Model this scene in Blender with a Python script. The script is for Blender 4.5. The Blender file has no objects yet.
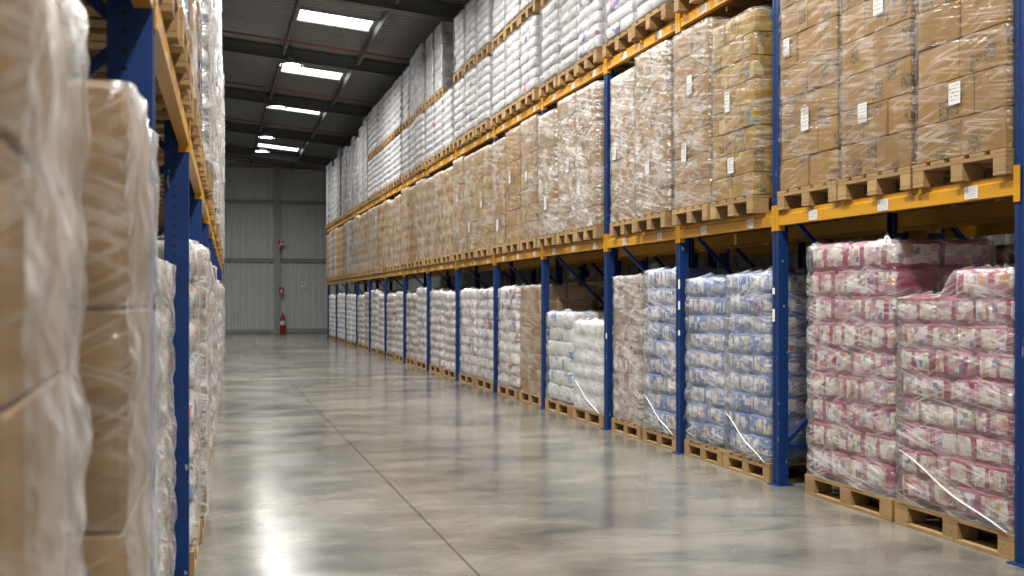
import bpy, math, random
from mathutils import Vector, Matrix, noise
R = random.Random(7)
C = bpy.context.scene.collection
SC = bpy.context.scene
F_PX, CAM_H, VPX, VPY = 1150.0, 1.45, 210.0, 300.0
TH = math.atan((512 - VPX) / F_PX)
XR = 4.285                      # plane of the aisle side of the facing rack

# ------------------------------------------------------------------ node helpers
class NT:
    def __init__(s, name):
        m = bpy.data.materials.new(name); m.use_nodes = True
        s.m = m; s.t = m.node_tree; s.t.nodes.clear()
        s.out = s.t.nodes.new('ShaderNodeOutputMaterial')
    def n(s, typ, props=None, **inp):
        nd = s.t.nodes.new(typ)
        for k, v in (props or {}).items(): setattr(nd, k, v)
        for k, v in inp.items():
            k2 = k.replace('_', ' ')
            sock = nd.inputs[int(k[1:])] if (k[0] == 'i' and k[1:].isdigit()) else nd.inputs[k2]
            s.put(sock, v)
        return nd
    def put(s, sock, v):
        if isinstance(v, bpy.types.NodeSocket): s.t.links.new(v, sock)
        elif isinstance(v, bpy.types.Node): s.t.links.new(v.outputs[0], sock)
        else:
            if sock.type == 'RGBA' and len(v) == 3: v = (*v, 1)
            sock.default_value = v
    def math(s, op, a, b=0.0, c=0.0, clamp=False):
        nd = s.n('ShaderNodeMath', {'operation': op, 'use_clamp': clamp}, i0=a, i1=b, i2=c)
        return nd.outputs[0]
    def mix(s, fac, a, b):
        nd = s.n('ShaderNodeMix', {'data_type': 'RGBA'})
        s.put(nd.inputs[0], fac); s.put(nd.inputs[6], a); s.put(nd.inputs[7], b)
        return nd.outputs[2]
    def ramp(s, fac, stops, interp='LINEAR'):
        nd = s.t.nodes.new('ShaderNodeValToRGB'); nd.color_ramp.interpolation = interp
        e = nd.color_ramp.elements
        while len(e) < len(stops): e.new(0.5)
        for el, (p, c) in zip(e, stops):
            el.position = p; el.color = (c, c, c, 1) if isinstance(c, (int, float)) else (*c, 1)
        s.put(nd.inputs[0], fac); return nd.outputs[0]
    def coord(s, kind='Object', scale=None, rot=None, loc=None, jitter=False):
        o = s.n('ShaderNodeTexCoord').outputs[kind]
        if jitter:
            oi = s.n('ShaderNodeObjectInfo').outputs['Random']
            k = s.math('MULTIPLY', oi, 40.0)
            cb = s.n('ShaderNodeCombineXYZ', X=k, Y=k, Z=k)
            o = s.n('ShaderNodeVectorMath', {'operation': 'ADD'}, i0=o, i1=cb.outputs[0]).outputs[0]
        if scale or rot or loc:
            mp = s.n('ShaderNodeMapping', Vector=o)
            if scale: mp.inputs['Scale'].default_value = scale
            if rot: mp.inputs['Rotation'].default_value = rot
            if loc: mp.inputs['Location'].default_value = loc
            o = mp.outputs[0]
        return o
    def noise(s, vec, scale=5.0, detail=3.0, rough=0.5, dist=0.0):
        return s.n('ShaderNodeTexNoise', Vector=vec, Scale=scale, Detail=detail, Roughness=rough, Distortion=dist).outputs['Fac']
    def bump(s, h, strength=0.3, dist=0.01):
        return s.n('ShaderNodeBump', Strength=strength, Distance=dist, Height=h).outputs[0]
    def pbsdf(s, **k):
        nd = s.n('ShaderNodeBsdfPrincipled')
        for a, v in k.items(): s.put(nd.inputs[a.replace('_', ' ')], v)
        return nd
    def done(s, sh):
        s.t.links.new(sh.outputs[0] if isinstance(sh, bpy.types.Node) else sh, s.out.inputs[0]); return s.m

def simple(name, col, rough=0.6, metal=0.0, var=0.12, scale=6.0, bump=0.0):
    t = NT(name); v = t.coord('Object', jitter=True)
    n = t.noise(v, scale, 4)
    c = t.mix(n, [x * (1 - var) for x in col], [min(1, x * (1 + var)) for x in col])
    k = dict(Base_Color=c, Roughness=rough, Metallic=metal)
    if bump: k['Normal'] = t.bump(t.noise(v, scale * 5, 3), bump, 0.004)
    return t.done(t.pbsdf(**k))

def wood_mat(name='pallet_wood', a=(0.18, 0.105, 0.04), b=(0.43, 0.275, 0.115)):
    t = NT(name); v = t.coord('Object', jitter=True)
    st = t.n('ShaderNodeMapping', Vector=v); st.inputs['Scale'].default_value = (6, 6, 40)
    g = t.noise(st.outputs[0], 1.0, 5, 0.6)
    big = t.noise(v, 3.5, 3)
    rnd = t.n('ShaderNodeObjectInfo').outputs['Random']
    f = t.math('ADD', t.math('MULTIPLY', g, 0.55), t.math('MULTIPLY', big, 0.5))
    f = t.math('ADD', f, t.math('MULTIPLY', t.math('SUBTRACT', rnd, 0.5), 0.45), clamp=True)
    c = t.mix(f, a, b)
    ink = t.noise(t.coord('Object', scale=(30, 60, 40), jitter=True), 1.0, 1)
    area = t.math('LESS_THAN', big, 0.46)
    inkm = t.math('MULTIPLY', t.math('GREATER_THAN', ink, 0.66), area)
    c = t.mix(t.math('MULTIPLY', inkm, 0.55), c, (0.08, 0.05, 0.03))
    return t.done(t.pbsdf(Base_Color=c, Roughness=0.8, Normal=t.bump(g, 0.25, 0.003)))

def carton_mat(name, col, accents=(), ink=0.9, var=0.16):
    t = NT(name); v = t.coord('Object', jitter=True)
    rnd = t.n('ShaderNodeObjectInfo').outputs['Random']
    c = t.mix(rnd, [x * (1 - var) for x in col], [min(1, x * (1 + var)) for x in col])
    big = t.noise(v, 2.2, 3)
    c = t.mix(t.math('MULTIPLY', big, 0.35), c, [x * 0.72 for x in col])
    for i, (ac, dens) in enumerate(accents):     # printed panels in a second ink
        vo = t.n('ShaderNodeTexVoronoi', {'distance': 'CHEBYCHEV'}, Vector=t.coord('Object', loc=(3.1 * i, 1.7, 0.3), jitter=True), Scale=7.5 + i, Randomness=0.85)
        sep = t.n('ShaderNodeSeparateColor', i0=vo.outputs['Color']).outputs[0]
        m = t.math('GREATER_THAN', sep, 1 - dens)
        c = t.mix(t.math('MULTIPLY', m, 0.8), c, ac)
    # dark printing: small letter-like blobs gathered in a few patches
    vo = t.n('ShaderNodeTexVoronoi', {'distance': 'CHEBYCHEV'}, Vector=t.coord('Object', loc=(.4, .2, .1), jitter=True), Scale=6.5, Randomness=0.9)
    patch = t.math('GREATER_THAN', t.n('ShaderNodeSeparateColor', i0=vo.outputs['Color']).outputs[1], 0.72)
    patch = t.math('MULTIPLY', patch, t.math('LESS_THAN', vo.outputs['Distance'], 0.36))
    lt = t.noise(t.coord('Object', scale=(1, 1, 1.5), jitter=True), 70, 1)
    inkm = t.math('MULTIPLY', t.math('GREATER_THAN', lt, 0.50), patch)
    c = t.mix(t.math('MULTIPLY', inkm, ink), c, (0.05, 0.045, 0.04))
    return t.done(t.pbsdf(Base_Color=c, Roughness=0.62, Normal=t.bump(t.noise(v, 9, 3), 0.18, 0.01)))

def bag_mat(name, stops, scale=9.0, rough=0.42, ink=0.5, fold=0.35):
    t = NT(name); v = t.coord('Object', jitter=True)
    w = t.n('ShaderNodeTexNoise', Vector=v, Scale=4.0, Detail=1.0)
    off = t.n('ShaderNodeVectorMath', {'operation': 'SCALE'}, i0=w.outputs['Color']); off.inputs['Scale'].default_value = 0.014
    vv = t.n('ShaderNodeVectorMath', {'operation': 'ADD'}, i0=v, i1=off.outputs[0]).outputs[0]
    vo = t.n('ShaderNodeTexVoronoi', {'distance': 'CHEBYCHEV'}, Vector=vv, Scale=scale, Randomness=0.55)
    sep = t.n('ShaderNodeSeparateColor', i0=vo.outputs['Color']).outputs[0]
    c = t.ramp(sep, stops, 'CONSTANT')
    vo2 = t.n('ShaderNodeTexVoronoi', {'distance': 'CHEBYCHEV'}, Vector=vv, Scale=scale * 1.9, Randomness=0.9)
    patch = t.math('GREATER_THAN', t.n('ShaderNodeSeparateColor', i0=vo2.outputs['Color']).outputs[1], 0.72)
    lt = t.noise(t.coord('Object', scale=(1, 1, 2.4), jitter=True), 60, 1)
    inkm = t.math('MULTIPLY', t.math('GREATER_THAN', lt, 0.55), patch)
    c = t.mix(t.math('MULTIPLY', inkm, ink), c, (0.10, 0.09, 0.13))
    cr = t.noise(t.coord('Object', scale=(9, 9, 16), jitter=True), 1.0, 4, 0.6, 0.8)
    return t.done(t.pbsdf(Base_Color=c, Roughness=rough, Normal=t.bump(cr, fold, 0.02)))

def panel_bag_mat(name, base, panel, accents, ny=2, rough=0.42):
    """Printed retail bag: coloured wrapper with pale panels that carry small pictures and lines of print."""
    t = NT(name); g = t.coord('Generated'); v = t.coord('Object', jitter=True)
    sp = t.n('ShaderNodeSeparateXYZ', Vector=g)
    rnd = t.n('ShaderNodeObjectInfo').outputs['Random']
    fy = t.math('FRACT', t.math('ADD', t.math('MULTIPLY', sp.outputs[1], float(ny)), t.math('MULTIPLY', rnd, 0.3)))
    wob = t.math('MULTIPLY', t.math('SUBTRACT', t.noise(v, 12, 2), 0.5), 0.12)
    def inside(a, c, h): return t.math('LESS_THAN', t.math('ABSOLUTE', t.math('SUBTRACT', t.math('ADD', a, wob), c)), h)
    m = t.math('MULTIPLY', inside(fy, 0.48, 0.40), inside(sp.outputs[2], 0.52, 0.30))
    pc = panel
    for i, (ac, dens) in enumerate(accents):
        vo = t.n('ShaderNodeTexVoronoi', {'distance': 'CHEBYCHEV'}, Vector=t.coord('Object', loc=(1.3 * i, .7, 2.1), jitter=True), Scale=16.0 + 3 * i, Randomness=0.7)
        k = t.math('GREATER_THAN', t.n('ShaderNodeSeparateColor', i0=vo.outputs['Color']).outputs[0], 1 - dens)
        pc = t.mix(t.math('MULTIPLY', k, 0.85), pc, ac)
    lt = t.noise(t.coord('Object', scale=(1, 1, 2.6), jitter=True), 55, 1)
    area = t.math('GREATER_THAN', t.noise(v, 9, 1), 0.52)
    pc = t.mix(t.math('MULTIPLY', t.math('MULTIPLY', t.math('GREATER_THAN', lt, 0.56), area), 0.55), pc, (0.08, 0.07, 0.11))
    bc = t.mix(t.math('MULTIPLY', t.noise(v, 6, 2), 0.5), base, [min(1, x * 1.25 + .01) for x in base])
    c = t.mix(m, bc, pc)
    cr = t.noise(t.coord('Object', scale=(9, 9, 16), jitter=True), 1.0, 4, 0.6, 0.8)
    return t.done(t.pbsdf(Base_Color=c, Roughness=rough, Normal=t.bump(cr, 0.35, 0.02)))

def film_mat(name, base=0.10, streak=0.5, crease=0.55, rot=0.25, gloss=0.03, bmp=0.5, tint=(0.93, 0.93, 0.92)):
    """Stretch film: clear with milky streaks where folds gather."""
    t = NT(name)
    # coords with the two horizontal axes folded into one so that streaks run round the load
    o = t.coord('Object', jitter=True)
    sp = t.n('ShaderNodeSeparateXYZ', Vector=o)
    u = t.math('ADD', sp.outputs[0], sp.outputs[1])
    def streaks(su, sv, ang, detail=3.0, dist=0.6):
        ca, sa = math.cos(ang), math.sin(ang)
        a = t.math('ADD', t.math('MULTIPLY', u, ca * su), t.math('MULTIPLY', sp.outputs[2], sa * su))
        b = t.math('ADD', t.math('MULTIPLY', u, -sa * sv), t.math('MULTIPLY', sp.outputs[2], ca * sv))
        cb = t.n('ShaderNodeCombineXYZ', X=a, Y=b, Z=0.0)
        return t.noise(cb.outputs[0], 1.0, detail, 0.6, dist)
    n1 = streaks(0.8, 13.0, rot * .6, 3.0, 0.35)
    n2 = streaks(1.0, 24.0, -rot, 2.0, 0.3)
    n3 = streaks(2.2, 3.0, 0.9, 4.0, 1.0)
    n4 = streaks(3.0, 14.0, 0.25, 4.0, 1.2)
    haze = t.ramp(t.math('ADD', t.math('MULTIPLY', n3, 0.55), t.math('MULTIPLY', n4, 0.45)), [(0.47, 0.0), (0.58, 0.6), (0.70, 1.0)])
    ridge1 = t.ramp(t.math('ABSOLUTE', t.math('SUBTRACT', n1, 0.5)), [(0.0, 1.0), (0.015, 0.45), (0.05, 0.0)])
    ridge2 = t.ramp(t.math('ABSOLUTE', t.math('SUBTRACT', n2, 0.5)), [(0.0, 1.0), (0.012, 0.4), (0.04, 0.0)])
    rid = t.math('MULTIPLY', t.math('MAXIMUM', ridge1, ridge2), t.ramp(t.noise(o, 3.0, 3), [(0.36, 0.0), (0.56, 1.0)]))
    d = t.math('ADD', base, t.math('MULTIPLY', haze, streak))
    d = t.math('ADD', d, t.math('MULTIPLY', rid, crease), clamp=True)
    h = t.math('ADD', t.math('MULTIPLY', n1, 0.7), t.math('MULTIPLY', n2, 0.5))
    h = t.math('ADD', h, t.math('MULTIPLY', n3, 0.4))
    nor = t.bump(h, bmp, 0.03)
    fr = t.math('MULTIPLY', t.n('ShaderNodeFresnel', IOR=1.35).outputs[0], 0.4)
    milky = t.n('ShaderNodeBsdfDiffuse', Color=tint)
    glint = t.n('ShaderNodeBsdfGlossy', Color=(1, 1, 1), Roughness=0.27, Normal=nor)
    clear = t.n('ShaderNodeBsdfTransparent', Color=(0.985, 0.985, 0.98))
    a = t.n('ShaderNodeMixShader', i0=t.math('MULTIPLY', d, 0.75), i1=clear, i2=milky)
    b = t.n('ShaderNodeMixShader', i0=t.math('ADD', fr, gloss, clamp=True), i1=a, i2=glint)
    return t.done(b)

def blue_mat():
    t = NT('blue_post_paint'); o = t.coord('Object')
    sp = t.n('ShaderNodeSeparateXYZ', Vector=o)
    z = t.math('MULTIPLY', t.math('SUBTRACT', t.math('FRACT', t.math('MULTIPLY', sp.outputs[2], 20.0)), 0.5), 0.05)
    y = t.math('SUBTRACT', t.math('ABSOLUTE', sp.outputs[1]), 0.034)
    x = t.math('SUBTRACT', sp.outputs[0], 0.052)
    def dot(a, r):
        return t.math('LESS_THAN', t.math('SQRT', t.math('ADD', t.math('MULTIPLY', a, a), t.math('MULTIPLY', z, z))), r)
    hole = t.math('MAXIMUM', dot(y, 0.0075), dot(x, 0.006))
    col = t.mix(t.noise(o, 4, 3), (0.0015, 0.020, 0.100), (0.003, 0.034, 0.150))
    wear = t.math('GREATER_THAN', t.noise(t.coord('Object', scale=(30, 30, 9), jitter=True), 1.0, 3), 0.70)
    col = t.mix(t.math('MULTIPLY', wear, 0.55), col, (0.42, 0.42, 0.42))
    col = t.mix(hole, col, (0.004, 0.004, 0.006))
    return t.done(t.pbsdf(Base_Color=col, Roughness=0.5, Specular_IOR_Level=0.3))

def orange_mat():
    t = NT('orange_beam_paint'); o = t.coord('Object', jitter=True)
    col = t.mix(t.noise(o, 3, 4), (0.44, 0.205, 0.004), (0.60, 0.30, 0.010))
    wear = t.math('GREATER_THAN', t.noise(t.coord('Object', scale=(20, 6, 22), jitter=True), 1.0, 4), 0.72)
    col = t.mix(t.math('MULTIPLY', wear, 0.5), col, (0.28, 0.15, 0.03))
    return t.done(t.pbsdf(Base_Color=col, Roughness=0.36))

def label_mat():
    t = NT('printed_paper_label')
    o = t.coord('Generated')
    sp = t.n('ShaderNodeSeparateXYZ', Vector=o)
    rows = t.math('FRACT', t.math('MULTIPLY', sp.outputs[2], 6.0))
    line = t.math('LESS_THAN', rows, 0.5)
    blk = t.noise(t.coord('Generated', scale=(0, 24, 6), jitter=True), 1.0, 1)
    edge = t.math('LESS_THAN', t.math('ABSOLUTE', t.math('SUBTRACT', sp.outputs[1], 0.5)), 0.4)
    edge2 = t.math('LESS_THAN', t.math('ABSOLUTE', t.math('SUBTRACT', sp.outputs[2], 0.5)), 0.4)
    m = t.math('MULTIPLY', t.math('MULTIPLY', line, t.math('GREATER_THAN', blk, 0.5)), t.math('MULTIPLY', edge, edge2))
    c = t.mix(t.math('MULTIPLY', m, 0.75), (0.62, 0.62, 0.60), (0.06, 0.06, 0.06))
    return t.done(t.pbsdf(Base_Color=c, Roughness=0.5))

def floor_mat():
    t = NT('polished_concrete')
    o = t.coord('Object')
    a = t.noise(o, 0.35, 5, 0.55)
    b = t.noise(t.coord('Object', scale=(1.0, 1.5, 1)), 1.3, 6, 0.62, 0.5)
    c2 = t.noise(o, 40, 2)
    f = t.math('ADD', t.math('MULTIPLY', a, 0.6), t.math('MULTIPLY', b, 0.5))
    col = t.ramp(f, [(0.42, (0.072, 0.071, 0.064)), (0.53, (0.150, 0.145, 0.124)), (0.64, (0.245, 0.233, 0.196))])
    col = t.mix(t.math('MULTIPLY', c2, 0.16), col, (0.12, 0.12, 0.11))
    sp = t.n('ShaderNodeSeparateXYZ', Vector=o)
    def line(sock, at, w, period=None):
        v = t.math('SUBTRACT', sock, at)
        if period:
            v = t.math('SUBTRACT', t.math('MULTIPLY', t.math('FRACT', t.math('ADD', t.math('DIVIDE', v, period), 0.5)), period), period * 0.5)
        return t.math('LESS_THAN', t.math('ABSOLUTE', v), w)
    j1 = line(sp.outputs[0], 1.37, 0.008)
    wob = t.math('MULTIPLY', t.math('SUBTRACT', t.noise(o, 1.5, 3), 0.5), 0.05)
    yy = t.math('ADD', sp.outputs[1], wob)
    j2 = t.math('MAXIMUM', line(yy, 6.62, 0.006, None), line(yy, 8.25, 0.005, 6.3))
    col = t.mix(t.math('MULTIPLY', j1, 0.85), col, (0.02, 0.02, 0.02))
    col = t.mix(t.math('MULTIPLY', j2, 0.6), col, (0.05, 0.05, 0.045))
    reflection_band = line(yy, 21.6, 0.16)  # pale patchy strip: a bright reflection painted into the floor colour
    reflection_band = t.math('MULTIPLY', reflection_band, t.math('GREATER_THAN', t.noise(o, 2.0, 2), 0.45))
    col = t.mix(t.math('MULTIPLY', reflection_band, 0.35), col, (0.5, 0.48, 0.42))
    ro = t.ramp(t.noise(o, 1.1, 5, 0.6), [(0.3, 0.13), (0.7, 0.22)])
    nor = t.bump(t.noise(t.coord('Object', scale=(1, 1, 1)), 7.0, 3), 0.016, 0.02)
    nd = t.pbsdf(Base_Color=col, Roughness=ro, Normal=nor)
    nd.inputs['Specular IOR Level'].default_value = 0.36
    return t.done(nd)

def emit(name, col, s):
    t = NT(name); return t.done(t.n('ShaderNodeEmission', Color=col, Strength=s))

def skylight_mat():
    t = NT('daylit_skylight_sheet')
    o = t.coord('Object')
    st = t.noise(t.coord('Object', scale=(0.4, 14, 1)), 1.0, 1)
    e = t.n('ShaderNodeEmission', Color=(0.93, 0.97, 1.0), Strength=t.math('ADD', 2.2, t.math('MULTIPLY', st, 1.5)))
    return t.done(e)

M = {}
M['wood'] = wood_mat()
M['kraft'] = carton_mat('kraft_carton', (0.335, 0.190, 0.048))
M['kraft_plain'] = carton_mat('plain_carton', (0.36, 0.215, 0.09), ink=0.0)
M['kraft_yellow'] = carton_mat('yellow_printed_carton', (0.34, 0.20, 0.04), (((0.40, 0.25, 0.02), 0.35), ((0.08, 0.22, 0.27), 0.07), ((0.5, 0.42, 0.2), 0.1)))
M['kraft_gold'] = carton_mat('golden_carton', (0.31, 0.18, 0.038), (((0.36, 0.20, 0.018), 0.4),))
M['kraft_pale'] = carton_mat('pale_brown_carton', (0.33, 0.225, 0.12), (((0.42, 0.38, 0.33), 0.15),))
M['brown_rose'] = carton_mat('brown_rose_carton', (0.36, 0.25, 0.18), (((0.60, 0.55, 0.52), 0.3), ((0.33, 0.12, 0.13), 0.12)))
M['white_carton'] = carton_mat('white_carton', (0.60, 0.59, 0.58), (((0.25, 0.08, 0.07), 0.05),))
M['grey_carton'] = carton_mat('grey_wrapped_carton', (0.28, 0.28, 0.29), (((0.38, 0.38, 0.39), 0.35),))
M['dark_grey_carton'] = carton_mat('dark_grey_carton', (0.16, 0.155, 0.155), (((0.26, 0.25, 0.25), 0.3),))
M['lid_brown'] = carton_mat('brown_lid', (0.30, 0.20, 0.10))
pk, lp, wh = (0.31, 0.022, 0.10), (0.58, 0.27, 0.36), (0.74, 0.71, 0.68)
M['bag_pink'] = panel_bag_mat('pink_panel_bag', (0.27, 0.016, 0.075), (0.70, 0.66, 0.63), (((0.50, 0.16, 0.26), 0.30), ((0.48, 0.44, 0.32), 0.14), ((0.52, 0.22, 0.03), 0.07), ((0.07, 0.09, 0.28), 0.08)))
M['bag_blue'] = panel_bag_mat('blue_panel_bag', (0.09, 0.19, 0.45), (0.72, 0.71, 0.69), (((0.03, 0.13, 0.46), 0.45), ((0.60, 0.52, 0.38), 0.14), ((0.45, 0.27, 0.10), 0.07), ((0.42, 0.08, 0.08), 0.04)), 3)
M['bag_pink_rear'] = bag_mat('pink_printed_bag', [(0, pk), (0.28, wh), (0.66, lp), (0.75, (0.5, 0.46, 0.40)), (0.83, (0.55, 0.22, 0.04)), (0.89, (0.07, 0.08, 0.24)), (0.94, pk)], 15)
bl = (0.03, 0.13, 0.46)
M['bag_deep_blue'] = bag_mat('deep_blue_bag', [(0, (0.01, 0.05, 0.30)), (0.62, (0.60, 0.62, 0.66)), (0.80, (0.02, 0.08, 0.36))], 6)
M['bag_white_blue'] = bag_mat('white_bag_blue_mark', [(0, (0.68, 0.68, 0.67)), (0.74, (0.16, 0.33, 0.55)), (0.84, (0.58, 0.55, 0.48)), (0.93, (0.70, 0.70, 0.69))], 9)
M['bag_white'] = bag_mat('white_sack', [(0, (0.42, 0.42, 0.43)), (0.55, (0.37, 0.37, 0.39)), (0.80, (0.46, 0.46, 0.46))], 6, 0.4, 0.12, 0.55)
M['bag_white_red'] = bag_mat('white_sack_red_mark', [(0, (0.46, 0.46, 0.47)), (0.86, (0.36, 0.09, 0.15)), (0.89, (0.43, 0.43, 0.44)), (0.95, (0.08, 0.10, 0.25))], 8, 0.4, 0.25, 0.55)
M['bag_rose'] = bag_mat('white_rose_bag', [(0, (0.68, 0.65, 0.64)), (0.62, (0.48, 0.38, 0.37)), (0.70, (0.36, 0.06, 0.13)), (0.78, (0.62, 0.59, 0.57)), (0.92, (0.20, 0.22, 0.34))], 9)
M['bag_mixed'] = bag_mat('colour_printed_bag', [(0, (0.68, 0.66, 0.64)), (0.55, (0.60, 0.50, 0.42)), (0.66, (0.20, 0.38, 0.55)), (0.76, (0.6, 0.2, 0.1)), (0.82, (0.70, 0.69, 0.66)), (0.93, (0.25, 0.12, 0.12))], 12)
M['film_clear'] = film_mat('clear_stretch_film', 0.0, 0.04, 0.36, gloss=0.025, bmp=0.7)
M['film_thin'] = film_mat('thin_stretch_film', 0.0, 0.04, 0.15, gloss=0.015, bmp=0.6)
M['film_bag'] = film_mat('streaky_bag_film', 0.04, 0.27, 0.60, 0.3, gloss=0.09, bmp=0.9)
M['film_mid'] = film_mat('creased_stretch_film', 0.02, 0.20, 0.45, 0.3, gloss=0.06, bmp=0.9)
M['film_heavy'] = film_mat('milky_stretch_film', 0.03, 0.50, 0.62, 0.35, gloss=0.10, bmp=1.0)
M['film_white'] = film_mat('white_stretch_film', 0.42, 0.4, 0.4, 0.2)
M['film_crumpled'] = film_mat('crumpled_film', 0.06, 0.36, 0.55, 0.9, gloss=0.16, bmp=1.0)
M['film_side'] = film_mat('clear_shiny_film', 0.02, 0.07, 0.22, 0.5, gloss=0.05)
M['blue'] = blue_mat(); M['orange'] = orange_mat(); M['label'] = label_mat()
M['floor'] = floor_mat()
M['sheet'] = simple('grey_wall_sheet', (0.57, 0.58, 0.57), 0.45, 0.1, 0.08, 1.5)
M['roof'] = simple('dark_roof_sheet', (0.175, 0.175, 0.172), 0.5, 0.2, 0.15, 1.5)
M['steel'] = simple('grey_steel', (0.30, 0.31, 0.31), 0.5, 0.3)
M['dark_steel'] = simple('dark_steel', (0.115, 0.117, 0.12), 0.55, 0.3)
M['pale'] = simple('pale_steel', (0.42, 0.43, 0.43), 0.5)
M['red'] = simple('red_enamel', (0.42, 0.015, 0.015), 0.35)
M['pipe'] = simple('red_pipe_paint', (0.20, 0.035, 0.03), 0.5)
M['white'] = simple('white_paint', (0.75, 0.75, 0.74), 0.5)
M['black'] = simple('black_rubber', (0.02, 0.02, 0.02), 0.6)
M['skylight'] = skylight_mat()
M['lens'] = emit('lamp_lens', (1.0, 0.97, 0.92), 18.0)

# ------------------------------------------------------------------ mesh helpers
class MB:
    def __init__(s): s.v = []; s.f = []; s.smooth = []
    def add(s, vs, fs, smooth=False):
        b = len(s.v); s.v += [tuple(x) for x in vs]
        for f in fs: s.f.append([b + i for i in f]); s.smooth.append(smooth)
    def box(s, x0, x1, y0, y1, z0, z1, ch=0.0):
        if ch <= 0:
            vs = [(x, y, z) for z in (z0, z1) for y in (y0, y1) for x in (x0, x1)]
            s.add(vs, [(0, 2, 3, 1), (4, 5, 7, 6), (0, 1, 5, 4), (2, 6, 7, 3), (0, 4, 6, 2), (1, 3, 7, 5)]); return
        c = ch
        def ring(z, i):
            X0, X1, Y0, Y1 = x0 + i, x1 - i, y0 + i, y1 - i
            return [(X0 + c, Y0, z), (X1 - c, Y0, z), (X1, Y0 + c, z), (X1, Y1 - c, z), (X1 - c, Y1, z), (X0 + c, Y1, z), (X0, Y1 - c, z), (X0, Y0 + c, z)]
        vs = ring(z0, c) + ring(z0 + c, 0) + ring(z1 - c, 0) + ring(z1, c)
        fs = [tuple(range(7, -1, -1)), tuple(range(24, 32))]
        for k in range(3):
            for i in range(8):
                j = (i + 1) % 8
                fs.append((k * 8 + i, k * 8 + j, k * 8 + 8 + j, k * 8 + 8 + i))
        s.add(vs, fs)
    def prism(s, pts, a0, a1, axis='z', smooth=False):
        n = len(pts)
        def P(p, a): return {'z': (p[0], p[1], a), 'y': (p[0], a, p[1]), 'x': (a, p[0], p[1])}[axis]
        vs = [P(p, a0) for p in pts] + [P(p, a1) for p in pts]
        s.add(vs, [tuple(range(n)), tuple(range(2 * n - 1, n - 1, -1))])
        s.add(vs, [(i, i + n, (i + 1) % n + n, (i + 1) % n) for i in range(n)], smooth)
    def bar(s, p, q, w, h=None):
        p, q = Vector(p), Vector(q); d = (q - p).normalized(); h = h or w
        u = d.cross(Vector((0, 1, 0)));  u = d.cross(Vector((1, 0, 0))) if u.length < 1e-3 else u
        u.normalize(); v = d.cross(u)
        vs = [c + u * (a * w / 2) + v * (b * h / 2) for c in (p, q) for a, b in ((-1, -1), (1, -1), (1, 1), (-1, 1))]
        s.add(vs, [(0, 1, 2, 3), (7, 6, 5, 4)] + [(i, i + 4, (i + 1) % 4 + 4, (i + 1) % 4) for i in range(4)])
    def tube(s, pts, r, n=8):
        pts = [Vector(p) for p in pts]; rings = []
        for i, p in enumerate(pts):
            d = (pts[min(i + 1, len(pts) - 1)] - pts[max(i - 1, 0)]).normalized()
            u = d.cross(Vector((0, 0, 1)));  u = d.cross(Vector((1, 0, 0))) if u.length < 1e-3 else u
            u.normalize(); v = d.cross(u)
            rr = r[i] if isinstance(r, (list, tuple)) else r
            rings += [p + u * (rr * math.cos(2 * math.pi * k / n)) + v * (rr * math.sin(2 * math.pi * k / n)) for k in range(n)]
        fs = [(i * n + k, i * n + (k + 1) % n, (i + 1) * n + (k + 1) % n, (i + 1) * n + k) for i in range(len(pts) - 1) for k in range(n)]
        s.add(rings, fs + [tuple(range(n - 1, -1, -1)), tuple((len(pts) - 1) * n + k for k in range(n))], True)
    def lathe(s, prof, n=20, cx=0, cy=0):
        vs = [(cx + r * math.cos(2 * math.pi * k / n), cy + r * math.sin(2 * math.pi * k / n), z) for r, z in prof for k in range(n)]
        fs = [(i * n + k, i * n + (k + 1) % n, (i + 1) * n + (k + 1) % n, (i + 1) * n + k) for i in range(len(prof) - 1) for k in range(n)]
        s.add(vs, fs, True)
    def mesh(s, name, mat):
        m = bpy.data.meshes.new(name); m.from_pydata(s.v, [], s.f); m.materials.append(mat)
        m.polygons.foreach_set('use_smooth', s.smooth); m.update(); return m

def link(name, data, parent=None, loc=(0, 0, 0), rz=0.0, sc=None):
    o = bpy.data.objects.new(name, data); C.objects.link(o)
    if parent: o.parent = parent
    o.location = loc; o.rotation_euler = (0, 0, rz)
    if sc: o.scale = sc
    return o
def tag(o, label=None, cat=None, group=None, kind=None):
    for k, v in (('label', label), ('category', cat), ('group', group), ('kind', kind)):
        if v: o[k] = v
    return o
def struct(name, mb, mat, label=None):
    return tag(link(name, mb.mesh(name, mat)), label=label, kind='structure')

# ------------------------------------------------------------------ building shell
YE = 51.6
mb = MB(); mb.box(-3.2, 8.6, -6, YE + .3, -0.2, 0); struct('floor', mb, M['floor'])
def ribbed(x0, x1, period, depth, z0, z1, axis):
    """profiled metal sheet as one continuous surface; axis = direction along which ribs repeat"""
    b = MB(); pts = []; x = x0
    while x < x1 - 1e-6:
        for fr, o in ((0, 0), (.55, 0), (.62, depth), (.93, depth)):
            if x + fr * period <= x1: pts.append((x + fr * period, o))
        x += period
    pts.append((x1, 0)); n = len(pts)
    vs = []
    for p, o in pts:
        for z in (z0, z1): vs.append((p, o, z) if axis == 'x' else (o, p, z))
    b.add(vs, [(2 * i, 2 * i + 2, 2 * i + 3, 2 * i + 1) for i in range(n - 1)])
    return b
RZ0 = lambda x: 7.74 - 0.1 * x           # underside of the roof sheet
o = struct('wall_back', ribbed(-3.2, 8.6, 0.30, -0.06, 0, 9, 'x'), M['sheet']); o.location = (0, YE + .03, 0)
o = struct('wall_right', ribbed(-6, YE, 0.30, -0.04, 0, 9, 'y'), M['sheet']); o.location = (8.6, 0, 0)
o = struct('wall_left', ribbed(-6, YE, 0.30, 0.04, 0, 9, 'y'), M['sheet']); o.location = (-3.2, 0, 0)
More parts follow.
